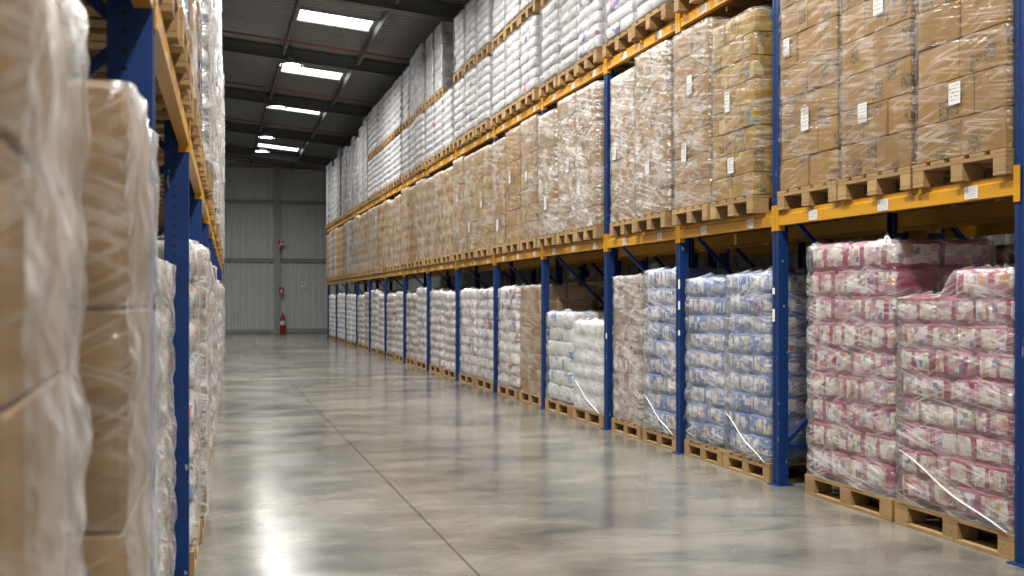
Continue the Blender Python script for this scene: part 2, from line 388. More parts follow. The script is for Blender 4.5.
o = struct('wall_front', ribbed(-3.2, 8.6, 0.30, 0.04, 0, 9, 'x'), M['sheet']); o.location = (0, -6, 0)
# roof: ribs run across the building, repeating along the aisle
b = MB(); pts = []; y = -6.0
while y < YE:
    for fr, oz in ((0, 0), (.55, 0), (.66, .022), (.9, .022)): pts.append((y + fr * 0.25, oz))
    y += 0.25
vs = [(x, p, RZ0(x) + oz) for p, oz in pts for x in (-3.4, 8.8)]
b.add(vs, [(2 * i, 2 * i + 1, 2 * i + 3, 2 * i + 2) for i in range(len(pts) - 1)])
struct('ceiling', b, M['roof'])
def xbeam(y, zt, h, w, x0=-3.2, x1=8.6, name='trim', mat='dark_steel'):
    b = MB(); sl = -0.1
    def seg(yy0, yy1, a, c):
        vs = [(x, yv, zt + sl * x + zz) for x in (x0, x1) for yv in (yy0, yy1) for zz in (a, c)]
        b.add(vs, [(0, 1, 3, 2), (4, 6, 7, 5), (0, 4, 5, 1), (2, 3, 7, 6), (0, 2, 6, 4), (1, 5, 7, 3)])
    # I section drawn as one closed outline swept across
    t, k = .014, .012
    pr = [(-w/2, 0), (w/2, 0), (w/2, t), (k/2, t), (k/2, h - t), (w/2, h - t), (w/2, h), (-w/2, h), (-w/2, h - t), (-k/2, h - t), (-k/2, t), (-w/2, t)]
    n = len(pr)
    vs = [(x, y + p, zt - h + q + sl * x) for x in (x0, x1) for p, q in pr]
    b.add(vs, [tuple(range(n)), tuple(range(2 * n - 1, n - 1, -1))] + [(i, i + n, (i + 1) % n + n, (i + 1) % n) for i in range(n)])
    return b
k = 1
for y in (3.0, 9.4, 15.8, 22.2, 28.3, 34.8, 41.5, 47.6):
    struct('trim_%d' % k, xbeam(y, 7.72, 0.30, 0.18), M['dark_steel'], 'dark steel roof rafter running across the aisle'); k += 1
for x in (-1.9, -0.1, 1.72, 3.5, 5.3, 7.1):   # purlins along the aisle
    b = MB(); z = RZ0(x)
    pr = [(x - .03, z - .2), (x + .03, z - .2), (x + .03, z - .17), (x - .015, z - .17), (x - .015, z - .03), (x + .03, z - .03), (x + .03, z - .012), (x - .03, z - .012)]
    b.prism(pr, -6, YE - .1, 'y'); struct('trim_%d' % k, b, M['dark_steel'], 'long dark roof purlin running down the hall'); k += 1
# end wall steelwork
for z in (3.2, 5.75, 7.3):
    b = MB(); b.prism([(YE - .14, z - .07), (YE - .05, z - .07), (YE - .05, z + .07), (YE - .14, z + .07), (YE - .14, z + .05), (YE - .07, z + .05), (YE - .07, z - .05), (YE - .14, z - .05)], -3.2, 8.6, 'x')
    struct('trim_%d' % k, b, M['steel'], 'horizontal wall rail on the end wall'); k += 1
b = MB(); cx = 2.85
b.prism([(cx-.12, YE-.4), (cx+.12, YE-.4), (cx+.12, YE-.38), (cx+.01, YE-.38), (cx+.01, YE-.17), (cx+.12, YE-.17), (cx+.12, YE-.15), (cx-.12, YE-.15), (cx-.12, YE-.17), (cx-.01, YE-.17), (cx-.01, YE-.38), (cx-.12, YE-.38)], 0, 7.3)
struct('trim_%d' % k, b, M['steel'], 'steel column standing against the end wall'); k += 1
b = MB(); b.box(-3.2, 2.7, YE - .16, YE - .045, 0, .10, .01); struct('baseboard_back', b, M['steel'])
b = MB(); b.box(-3.2, 2.55, YE - .15, YE - .045, .10, .19, .01); struct('trim_%d' % k, b, M['pale'], 'pale rail along the foot of the end wall'); k += 1
b = MB(); b.box(3.0, 8.6, YE - .16, YE - .045, 0, .2, .01); struct('baseboard_end', b, M['steel'])
# skylights (translucent roof sheets lit by the day outside)
wn = 1
for d in (24.8, 30.6, 36.6, 42.6, 46.0):
    yc = d; x0, x1 = 1.84, 3.36
    fr = MB()
    def slope_box(b, xa, xb, ya, yb, dz0, dz1):
        vs = [(x, yv, RZ0(x) + z) for x in (xa, xb) for yv in (ya, yb) for z in (dz0, dz1)]
        b.add(vs, [(0, 1, 3, 2), (4, 6, 7, 5), (0, 4, 5, 1), (2, 3, 7, 6), (0, 2, 6, 4), (1, 5, 7, 3)])
    slope_box(fr, x0, x1, yc - .48, yc + .48, -.025, -.004)
    w = struct('window_%d' % wn, fr, M['skylight'], 'bright translucent skylight sheet in the dark roof'); wn += 1
    b = MB()
    for xa, xb, ya, yb in ((x0 - .04, x1 + .04, yc - .52, yc - .48), (x0 - .04, x1 + .04, yc + .48, yc + .52)): slope_box(b, xa, xb, ya, yb, -.05, -.002)
    f = link('window_frame', b.mesh('skylight_frame', M['steel']), w)

# ------------------------------------------------------------------ lamps
def lamp(y, x=1.85, z=6.95, label='', power=170):
    root = tag(link('high_bay_lamp', None, None, (x, y, z)), label, 'lamp', 'high bay lamps above the aisle')
    b = MB(); b.lathe([(0.001, .17), (.06, .17), (.075, .11), (.24, .05), (.30, 0), (.285, 0.004), (.0, 0.03)]); link('housing', b.mesh('lamp_housing', M['steel']), root)
    b = MB(); b.lathe([(.0, .012), (.27, .012), (.28, .004)][::-1]); link('lens', b.mesh('lamp_lens', M['lens']), root)
    b = MB(); b.tube([(0, 0, .16), (0, 0, RZ0(x) - z - .02)], .008, 6); link('cable', b.mesh('lamp_cable', M['black']), root)
    L = bpy.data.lights.new('lamp_light', 'AREA'); L.shape = 'DISK'; L.size = .52; L.energy = power; L.color = (1.0, .97, .925); L.spread = math.radians(160)
    link('lamp_light', L, root, (0, 0, -.01))
    return root
LAMPS = [(-3.2, 'high bay lamp at the near end of the row'), (1.6, 'high bay lamp above the near loads'), (6.4, 'high bay lamp above the pink bag stacks'), (11.2, 'high bay lamp above the blue bag stacks'), (16, 'high bay lamp above the middle of the aisle'), (21, 'high bay lamp before the first skylight'),
         (27.4, 'glowing high bay lamp beside the second skylight'), (33.5, 'high bay lamp between the second and third skylights'), (39.8, 'glowing high bay lamp hanging before the fourth skylight'), (43.6, 'glowing high bay lamp hung lowest in view towards the end wall')]
for y, lb in LAMPS: lamp(y, label=lb, power=215 if y < 30 else (140 if y < 38 else 100))

# ------------------------------------------------------------------ red pipes under the roof
for y, lb in ((19.0, 'thin red pipe crossing under the roof before the first skylight'), (26.2, 'thin red pipe crossing under the roof between the first two skylights'), (32.2, 'thin red pipe crossing under the roof past the second skylight'), (38.5, 'thin red pipe crossing under the roof before the last skylights'), (49.5, 'thin red pipe crossing high up before the end wall')):
    b = MB(); b.tube([(-3.0, y, 7.72), (2.6, y, 7.16), (8.3, y, 6.59)], .022, 6)
    po = tag(link('sprinkler_pipe', b.mesh('sprinkler_pipe', M['pipe'])), lb, 'pipe', 'sprinkler pipes under the roof')
    for x in (-1.5, .8, 3.0, 5.0, 7.2):
        b = MB(); b.tube([(x, y, 7.42 - .1 * x), (x, y, RZ0(x) - .005)], .006, 6); link('pipe_hanger', b.mesh('pipe_hanger', M['steel']), po)

# ------------------------------------------------------------------ end wall things
r = tag(link('fire_extinguisher', None, None, (3.06, YE - .52, 0)), 'red fire extinguisher standing by the steel column at the end wall', 'fire extinguisher')
b = MB(); b.lathe([(0, .0), (.10, .0), (.11, .03), (.11, .62), (.09, .70), (.04, .76), (.03, .80), (0, .80)]); link('cylinder', b.mesh('extinguisher_body', M['red']), r)
b = MB(); b.box(-.03, .03, -.12, .05, .80, .85, .008); b.bar((0, .03, .86), (0, -.13, .92), .03, .012); link('handle', b.mesh('extinguisher_handle', M['black']), r)
b = MB(); b.tube([(.03, -.05, .80), (.13, -.08, .72), (.15, -.06, .45), (.13, -.05, .25)], .014, 8); link('hose', b.mesh('extinguisher_hose', M['black']), r)
b = MB(); b.lathe([(.112, .36), (.112, .54)]); link('paper_label', b.mesh('extinguisher_label', M['white']), r)
def sign(x, y, z, w, h, parts, label, name='wall_sign'):
    r = tag(link(name, None, None, (x, y, z)), label, 'sign')
    for nm, mat, x0, x1, z0, z1, dy in parts:
        b = MB(); b.box(x0 * w, x1 * w, -.012 - dy, -dy, z0 * h, z1 * h); link(nm, b.mesh(nm, M[mat]), r)
    return r
yc = YE - .40
sign(3.0, yc, 3.98, .34, .24, [('plate', 'white', -.5, .5, -.5, .5, 0), ('red_panel', 'red', -.45, -.05, -.42, .42, .012), ('red_mark', 'red', .12, .4, -.3, .3, .012)], 'white and red emergency sign high on the end wall column')
sign(3.02, yc, 1.86, .22, .28, [('plate', 'red', -.5, .5, -.5, .5, 0), ('white_mark', 'white', -.18, .18, -.28, .2, .012)], 'small red fire sign above the extinguisher on the column')
sign(4.0, YE - .045, 2.12, .22, .24, [('plate', 'white', -.5, .5, -.5, .5, 0), ('red_mark', 'red', -.3, .3, .05, .2, .012)], 'small white notice on the end wall sheet')
b = MB(); b.lathe([(0, 0), (.06, 0), (.07, .05), (.05, .12), (0, .13)]); a = tag(link('alarm_bell', b.mesh('alarm_bell', M['red']), None, (3.0, yc - .06, 3.6)), 'small red alarm unit under the emergency sign on the column', 'alarm')

# ------------------------------------------------------------------ pallets
def pallet_mesh(W, D, rail, what):
    """front at x=0, runs to x=D; W along y; what = deck / block / board / all"""
    b = MB()
    if what in ('deck', 'all'):
        if W > 1.0:      # long side to the aisle: boards run along y
            for i in range(3): b.box(0, D, -W/2 + i * (W - .145) / 2, -W/2 + i * (W - .145) / 2 + .145, .100, .122, .002)
            n = 7
            for i in range(n): x0 = i * (D - .1) / (n - 1); b.box(x0, x0 + .1, -W/2, W/2, .122, .144, .002)
        else:
            for i in range(3): x0 = i * (D - .145) / 2; b.box(x0, x0 + .145, -W/2, W/2, .100, .122, .002)
            n = 5; bw = W / n * .78
            for i in range(n): y0 = -W/2 + i * (W - bw) / (n - 1); b.box(0, D, y0, y0 + bw, .122, .144, .002)
    return b
def block_xy(W, D):
    L = .145 if W > 1.0 else .11
    return [(i * (D - .145) / 2, -W/2 + j * (W - L) / 2, L) for i in range(3) for j in range(3)]
PAL = {}
def get_pallet(W, D, rail):
    k = (W, D, rail)
    if k in PAL: return PAL[k]
    deck = pallet_mesh(W, D, rail, 'deck')
    full = pallet_mesh(W, D, rail, 'deck')
    L = .145 if W > 1.0 else .11
    bl = MB(); bl.box(0, .145, 0, L, .022, .100, .003)
    for x, y, l in block_xy(W, D): full.box(x, x + .145, y, y + l, .022, .100, .002)
    bm = MB()
    if rail: bm.box(0, .12, -W/2, W/2, 0, .022, .002)
    else: bm.box(0, D, 0, L, 0, .022, .002)
    if rail:
        for i in range(3): x0 = i * (D - .12) / 2; full.box(x0, x0 + .12, -W/2, W/2, 0, .022, .002)
    else:
        for j in range(3): y0 = -W/2 + j * (W - L) / 2; full.box(0, D, y0, y0 + L, 0, .022, .002)
    PAL[k] = dict(deck=deck.mesh('pallet_deck', M['wood']), block=bl.mesh('pallet_block', M['wood']), board=bm.mesh('pallet_board', M['wood']), full=full.mesh('pallet', M['wood']))
    return PAL[k]
def pallet(W, D, rail, loc, rz, label, group, near):
    p = get_pallet(W, D, rail)
    if not near:
        return tag(link('wooden_pallet', p['full'], None, loc, rz), label, 'pallet', group)
    r = tag(link('wooden_pallet', None, None, loc, rz), label, 'pallet', group)
    link('deck', p['deck'], r)
    for x, y, L in block_xy(W, D): link('block', p['block'], r, (x, y, 0))
    for i in range(3):
        if rail: link('bottom_board', p['board'], r, (i * (D - .12) / 2, 0, 0))
        else: link('bottom_board', p['board'], r, (0, -W/2 + i * (W - (.145 if W > 1 else .11)) / 2, 0))
    return r

# ------------------------------------------------------------------ load shells (film, and the outside of far loads)
def shell(W, D, H, layers, seed, off=.012, groove=.014, wr=.012, step=.055, top=True, fold=.10, cols=0, sag=0.0, tuck=0.0, topfn=None, ridge=0.0):
    """Skin round a load standing at x 0..D, y -W/2..W/2, z 0..H: pulled in between layers, wrinkled, folded in over the top."""
    b = MB(); rad = .03
    per = []
    def side(p0, p1):
        n = max(2, int((Vector(p1) - Vector(p0)).length / step)); n += (-n) % (4 * cols) if cols else 0
        return [(p0[0] + (p1[0] - p0[0]) * i / n, p0[1] + (p1[1] - p0[1]) * i / n) for i in range(n)]
    c = [(0, -W/2), (0, W/2), (D, W/2), (D, -W/2)]
    for i in range(4): per += side(c[i], c[(i + 1) % 4])
    n = len(per); lh = H / layers
    rows = layers * max(4, min(8, int(round(lh / step))))
    zs = [max(.006, H * i / rows) for i in range(rows + 1)]
    vs = []
    for zi, z in enumerate(zs):
        ph = (z / lh) % 1.0
        g = -groove * (max(0.0, 1 - abs(min(ph, 1 - ph)) / .22)) if 0.02 < z < H - .02 else 0
        bul = sag * math.sin(math.pi * ph)
        for (x, y) in per:
            nx = (-1 if x < 1e-6 else (1 if x > D - 1e-6 else 0)); ny = (-1 if y < -W/2 + 1e-6 else (1 if y > W/2 - 1e-6 else 0))
            l = math.hypot(nx, ny) or 1
            u = x + y * 1.7
            w = noise.noise(Vector((x * 3.1 + seed * 7.3, y * 3.1 - z * 1.2, z * 7.0))) + .6 * noise.noise(Vector((x * 8 + seed, y * 8 + z * 4, z * 13 + seed)))
            corner = .72 if nx and ny else 1.0
            d = off + g + bul + wr * w
            if cols and not (nx and ny):
                tt = ((y + W/2) / W * cols + 1e-6) % 1.0 if nx else (x / D * 2 + 1e-6) % 1.0
                d -= groove * .8 * max(0.0, 1 - min(tt, 1 - tt) / .12)
            zz = z + (topfn(y) if topfn and z > H - lh else 0) * ((z - (H - lh)) / lh if topfn else 0)
            vs.append((x + nx / l * d * corner * (1.25 if nx and ny else 1), y + ny / l * d * corner * (1.25 if nx and ny else 1), zz))
    b.add(vs, [(r * n + i, (r + 1) * n + i, (r + 1) * n + (i + 1) % n, r * n + (i + 1) % n) for r in range(rows) for i in range(n)], True)
    if top:
        base = rows * n
        inner = []
        for i, (x, y) in enumerate(per):
            q = vs[base + i]; ctr = Vector((D/2, 0, q[2])); d = (ctr - Vector(q)); L = d.length
            f = 1.0 if fold >= 9 else min(.9, (fold * (.6 + .8 * abs(noise.noise(Vector((i * .3, seed, 0)))))) / L)
            p = Vector(q) + d * f * .999
            inner.append((p.x, p.y, q[2] + (.012 + (.03 + ridge) * abs(noise.noise(Vector((i * .45, seed * 3, 1))))) if fold < 9 else q[2] + .01))
        off0 = len(b.v) - len(vs)
        b.add([vs[base + i] for i in range(n)] + inner, [(i, n + i, n + (i + 1) % n, (i + 1) % n) for i in range(n)], True)
    # weld the fold to the wall: shared ring
    if top:
        remap = {len(vs) + i: rows * n + i for i in range(n)}
        b.f = [[remap.get(v, v) for v in f] for f in b.f]
        keep = len(vs); vv = b.v[:keep] + b.v[keep + n:]
        b.f = [[v if v < keep else v - n for v in f] for f in b.f]
        b.v = vv
        if fold >= 9:
            pass
    return b
SH = {}
def get_shell(key, mat, **kw):
    k = (key, mat.name, tuple(sorted((a, c) for a, c in kw.items() if not callable(c))))
    if k not in SH:
        kw = dict(kw); m2 = kw.pop('aisle', None)
        me = shell(**kw).mesh(key, mat)
        if m2:
            me.materials.append(M[m2])
            for pg in me.polygons:
                if pg.normal.x < -.5: pg.material_index = 1
        SH[k] = me
    return SH[k]

# sack / bag: pillow with pinched ends
BAGS = {}
def bag_mesh(l, d, h, mat, seed):
    k = (round(l, 3), round(d, 3), round(h, 3), mat.name, seed)
    if k in BAGS: return BAGS[k]
    b = MB(); nu, nv = 28, 10; vs = []
    for j in range(nv + 1):
        ph = -math.pi/2 + math.pi * j / nv
        for i in range(nu):
            th = 2 * math.pi * i / nu
            def sp(c, e): return math.copysign(abs(c) ** e, c)
            x = sp(math.cos(th), .22) * sp(math.cos(ph), .26); y = sp(math.sin(th), .22) * sp(math.cos(ph), .26); z = sp(math.sin(ph), .34)
            w = noise.noise(Vector((x * 2 + seed * 5, y * 2, z * 1.5))) * .05
            vs.append((x * d/2 * (1 + w), y * l/2 * (1 + w * .6), (z * h/2) * (1 + .12 * noise.noise(Vector((x * 1.5, y * 1.5 + seed, 3))))))
    b.add(vs, [(j * nu + i, j * nu + (i + 1) % nu, (j + 1) * nu + (i + 1) % nu, (j + 1) * nu + i) for j in range(nv) for i in range(nu)], True)
    BAGS[k] = b.mesh('bag', mat); return BAGS[k]
BOX = {}
def carton_mesh(x, y, z, mat):
    k = (round(x, 3), round(y, 3), round(z, 3), mat.name)
    if k in BOX: return BOX[k]
    b = MB(); b.box(-x/2, x/2, -y/2, y/2, 0, z, .006); BOX[k] = b.mesh('carton', mat); return BOX[k]
LB = {}
def label_part(root, y, z, w=.10, h=.13, x=-.016):
    k = (w, h)
    if k not in LB:
        b = MB(); b.box(-.0015, 0, -w/2, w/2, -h/2, h/2); LB[k] = b.mesh('shipping_label', M['label'])
    return link('shipping_label', LB[k], root, (x, y, z))

def carton_load(loc, rz, W, D, H, layers, mat, film, label, group, near, rr, cols=(2, 3), labels=0, name='wrapped_carton_stack', filmkw=None, lid=None):
    jit = .15 if filmkw and 'aisle' in filmkw else 1.0
    r = tag(link(name, None, None, loc, rz), label, 'stacked cartons', group)
    lh = H / layers
    if near:
        for j in range(layers):
            nc = cols[j % len(cols)]
            # uneven widths, as packed
            ws = [rr.uniform(.85, 1.15) for _ in range(nc)] if nc > 2 else [rr.uniform(.93, 1.07) for _ in range(nc)]
            s = sum(ws); y = -W/2
            for w in ws:
                w = w / s * W
                for q, (xa, xb) in enumerate(((0, .46), (.46, 1))):
                    gx = D * (xb - xa) - .006
                    m = carton_mesh(round(gx, 2), round(w - .006, 2) , round(lh - .004, 3), mat)
                    co_ = link('carton', m, r, (D * (xa + xb) / 2 + (rr.uniform(-.010, .004) * jit if q == 0 else 0), y + w/2, j * lh), rr.uniform(-.008, .008) * jit)
                    if lid and q == 0: link('lid', carton_mesh(round(gx + .004, 3), round(w - .003, 3), .07, M[lid]), co_, (0, 0, lh - .072))
                y += w
    else:
        m = get_shell('carton_stack', mat, W=W, D=D, H=H, layers=layers, seed=rr.randint(0, 3), off=-.006, groove=.022, wr=.006, step=.11, fold=99, cols=2)
        link('carton_block', m, r)
    if film:
        kw = dict(W=W, D=D, H=H, layers=layers, seed=rr.randint(0, 3), off=.018, groove=.008, wr=.007, step=.06 if near else .10, fold=.10)
        kw.update(filmkw or {})
        link('stretch_film', get_shell('stretch_film', film, **kw), r)
    for q in range(labels):
        label_part(r, rr.uniform(-W * .1, W * .36), H * (.18 + .7 * (q + rr.random() * .6) / max(1, labels)), rr.choice((.09, .11)), rr.choice((.13, .17)))
    return r

def bag_load(loc, rz, W, D, H, layers, mat, film, label, group, near, rr, cols=(2, 3), name='wrapped_bag_stack', lean=0.0, droptop=0, twist=False, filmkw=None, capmat=None):
    r = tag(link(name, None, None, loc, rz), label, 'stacked bags', group)
    lh = (H - .03) / layers
    if near:
        for j in range(layers):
            nc = cols[j % len(cols)]; w = W / nc
            for i in range(nc):
                if droptop and j == layers - 1 and i >= nc - droptop: continue
                for q in range(2):
                    dd = D * (.52 if q == 0 else .48)
                    m = bag_mesh(round(w * 1.005, 3), round(dd * 1.0, 3), round(lh * 1.14, 3), mat, rr.randint(0, 2))
                    o = link('bag', m, r, ((D * .26 if q == 0 else D * .76) + rr.uniform(-.012, .008) + lean * j * lh, -W/2 + w * (i + .5), lh * (j + .5) + .03), rr.uniform(-.012, .012) + (math.pi if rr.random() < .5 else 0))
                    o.rotation_euler[0] = rr.uniform(-.006, .006)
        if capmat: pass
    else:
        m = get_shell('bag_stack', mat, W=W, D=D, H=H, layers=layers, seed=rr.randint(0, 4), off=-.016, groove=.03, wr=.014, step=.075, fold=99, cols=max(cols), sag=.015)
        link('bag_block', m, r)
    if film:
        kw = dict(W=W, D=D, H=H, layers=layers, seed=rr.randint(0, 4), off=.024, groove=.010, wr=.009, step=.045 if near else .09, fold=.12, sag=.006)
        kw.update(filmkw or {})
        if droptop:
            kw['topfn'] = lambda y: -lh * max(0, min(1, (y + W * .02) / .12))
        link('stretch_film', get_shell('stretch_film', film, **kw), r)
    if twist:
        b = MB(); pts = []
        for i in range(15):
            f = i / 14
            pts.append((-.028 - .008 * math.sin(f * 3), W * (.47 - .95 * f), .34 * (1 - f) ** 1.1 + .0 + .01 * math.sin(f * 9)))
        b.tube(pts, [.003 + .005 * math.sin(math.pi * (i / 14)) ** .5 * (.6 + .4 * f) for i, f in ((i, i / 14) for i in range(15))], 6)
        link('film_twist', b.mesh('film_twist', M['film_white']), r)
    return r

# ------------------------------------------------------------------ racks
def post_mesh(h):
    b = MB()
    pr = [(0, -.05), (0, -.019), (.009, -.011), (.009, .011), (0, .019), (0, .05), (.085, .05), (.085, .028), (.080, .028), (.080, .044), (.006, .044), (.006, -.044), (.080, -.044), (.080, -.028), (.085, -.028), (.085, -.05)]
    b.prism(pr, .008, h); return b
POST = {}
def upright(root, y, h, D=1.1):
    if 'post' not in POST:
        POST['post'] = post_mesh(h).mesh('post', M['blue'])
        b = MB(); b.box(-.035, .12, -.075, .075, 0, .008)
        for yy in (-.06, .06): b.box(.03, .06, yy - .012, yy + .012, .008, .022)
        POST['foot'] = b.mesh('foot_plate', M['blue'])
        b = MB(); b.bar((.09, 0, .30), (D - .09, 0, .30), .03, .04); POST['h'] = b.mesh('brace', M['blue'])
        b = MB(); b.bar((.09, 0, .33), (D - .09, 0, 1.22), .03, .04); POST['d1'] = b.mesh('brace', M['blue'])
        b = MB(); b.bar((D - .09, 0, 1.26), (.09, 0, 2.15), .03, .04); POST['d2'] = b.mesh('brace', M['blue'])
        b = MB(); b.bar((.09, 0, 2.2), (D - .09, 0, 3.1), .03, .04); POST['d3'] = b.mesh('brace', M['blue'])
        b = MB(); b.bar((D - .09, 0, 3.14), (.09, 0, 3.98), .03, .04); POST['d4'] = b.mesh('brace', M['blue'])
    f = link('upright_frame', None, root, (0, y, 0))
    link('post', POST['post'], f); q = link('post', POST['post'], f, (D, 0, 0), math.pi)
    link('foot_plate', POST['foot'], f); link('foot_plate', POST['foot'], f, (D, 0, 0), math.pi)
    for k in ('h', 'd1', 'd2', 'd3', 'd4'): link('brace', POST[k], f)
    return f
BEAM = {}
def beam(root, y0, y1, z, D=1.1, rear=False, lab=(), plates=True):
    """box beam with a stepped face, hooked onto the posts by plates; z = underside"""
    L = round(y1 - y0 - .1, 3)
    if L not in BEAM:
        b = MB(); b.prism([(0, 0), (.05, 0), (.05, .115), (.022, .115), (.022, .088), (.012, .084), (0, .078)], -L/2, L/2, 'y')
        BEAM[L] = b.mesh('beam', M['orange'])
    if 'con' not in BEAM:
        b = MB(); b.prism([(-.006, 0), (.0, -.0), (.0, .046), (-.006, .046)], -.04, .16); b.box(-.006, .05, -.005, 0, -.04, .16)
        for z0 in (-.02, .03, .08, .13): b.box(-.0072, -.006, .016, .028, z0, z0 + .018)
        BEAM['con'] = b.mesh('beam_connector', M['orange'])
        b = MB(); b.box(-.002, 0, -.06, .06, .008, .082); BEAM['lab'] = b.mesh('location_label', M['label'])
    o = link('beam', BEAM[L], root, (D if rear else 0, (y0 + y1) / 2, z), math.pi if rear else 0)
    if plates:
        link('connector', BEAM['con'], o, (0, L/2, 0)); link('connector', BEAM['con'], o, (0, -L/2, 0)).scale = (1, -1, 1)
    for t in lab: link('location_label', BEAM['lab'], o, (-.001, t, 0))
    return o

Z1, Z2, ZL = 2.03, 4.02, 2.24
POSTS = [5.37, 8.19, 10.13, 12.19, 14.73, 17.42, 20.29, 23.15, 26.12, 29.06, 32.0, 34.92, 37.8, 40.75, 43.7]
RD = 1.1
rack = tag(link('pallet_rack', None, None, (XR, 0, 0)), 'long rack of blue posts and orange beams across the aisle, holding white sacks on top', 'pallet rack')
nper = [3, 2, 2, 3, 3, 3, 3, 3, 3, 3, 3, 3, 3, 3]
FR = [upright(rack, y, 4.28) for y in POSTS]
def sticker(k, z, h, dy=0.0, mat='white'):
    b = MB(); b.box(-.0015, -.0002, -.020 + dy, .020 + dy, -h / 2, h / 2); link('paper_sticker', b.mesh('paper_sticker', M[mat]), FR[k], (0, .0, z))
for k_, z_, h_ in ((2, 1.60, .09), (2, 1.40, .08), (2, 1.14, .05), (1, 1.52, .05), (1, 1.33, .10), (3, 1.05, .06)): sticker(k_, z_, h_, -.028 if k_ != 1 else .03)
for i, n in enumerate(nper):
    y0, y1 = POSTS[i], POSTS[i + 1]; L = y1 - y0 - .1
    lab = [-(L/2) + L * (q + .5) / n - .08 for q in range(n)]
    for z in (Z1, Z2):
        beam(rack, y0, y1, z, lab=lab); beam(rack, y0, y1, z, rear=True)

ORD = ['first', 'second', 'third', 'fourth', 'fifth', 'sixth', 'seventh', 'eighth', 'ninth', 'tenth', 'eleventh', 'twelfth', 'thirteenth', 'fourteenth', 'fifteenth']
def place_word(q, n): return {2: ['near', 'far'], 3: ['near', 'middle', 'far'], 1: ['only']}[n][q]
def where(q, n, i): return '%s place of %s bay across the aisle' % (place_word(q, n), ORD[i])

# ---- ground level, facing rack
ground = {
 0: [dict(c='bag', W=1.08, H=1.48, n=9, mat='bag_pink', film='film_bag', look='pink bag stack with slanting film rope', drop=1, twist=True, w=1.15, y=6.035),
     dict(c='bag', W=1.07, H=1.70, n=9, mat='bag_pink', film='film_bag', look='taller pink bag stack', w=1.16, y=7.22)],
 1: [dict(c='bag', W=.76, H=1.52, n=9, mat='bag_blue', film='film_bag', look='blue bag stack with slanting film rope', twist=True, w=.85, y=8.76),
     dict(c='bag', W=.76, H=1.50, n=9, mat='bag_blue', film='film_bag', look='blue and white bag stack', w=.83, y=9.62)],
 2: [dict(c='bag', W=.80, H=1.60, n=9, mat='bag_blue', film='film_heavy', look='milky wrapped blue and white bag stack', twist=True, w=.88, y=10.68),
     dict(c='carton', W=.84, H=1.56, n=9, mat='brown_rose', film='film_heavy', look='brown and rose carton stack in milky film', w=.9, y=11.63)],
 3: [dict(c='bag', W=.98, H=1.04, n=6, mat='bag_white', film='film_white', look='low plain white film-wrapped stack', twist=True, w=1.15, y=12.90),
     dict(c='bag', W=1.04, H=1.14, n=6, mat='bag_white_blue', film='film_mid', look='low white bag stack with blue marks', w=1.15, y=14.07)],
 4: [dict(c='carton', W=1.10, H=1.50, n=8, mat='kraft', film='film_mid', look='brown carton stack', w=1.18, y=15.46),
     dict(c='bag', W=1.07, H=1.48, n=9, mat='bag_rose', film='film_heavy', look='white and rose bag stack', w=1.15, y=16.68)],
}
rear_look = {0: ('bag', 'bag_pink_rear', 1.72, 1.10, 2), 1: ('bag', 'bag_pink_rear', 1.72, .80, 2), 2: ('bag', 'bag_deep_blue', 1.62, .80, 2), 3: ('carton', 'kraft', 1.55, 1.10, 2), 4: ('carton', 'white_carton', 1.66, 1.10, 2), 5: ('carton', 'white_carton', 1.66, 1.10, 2)}
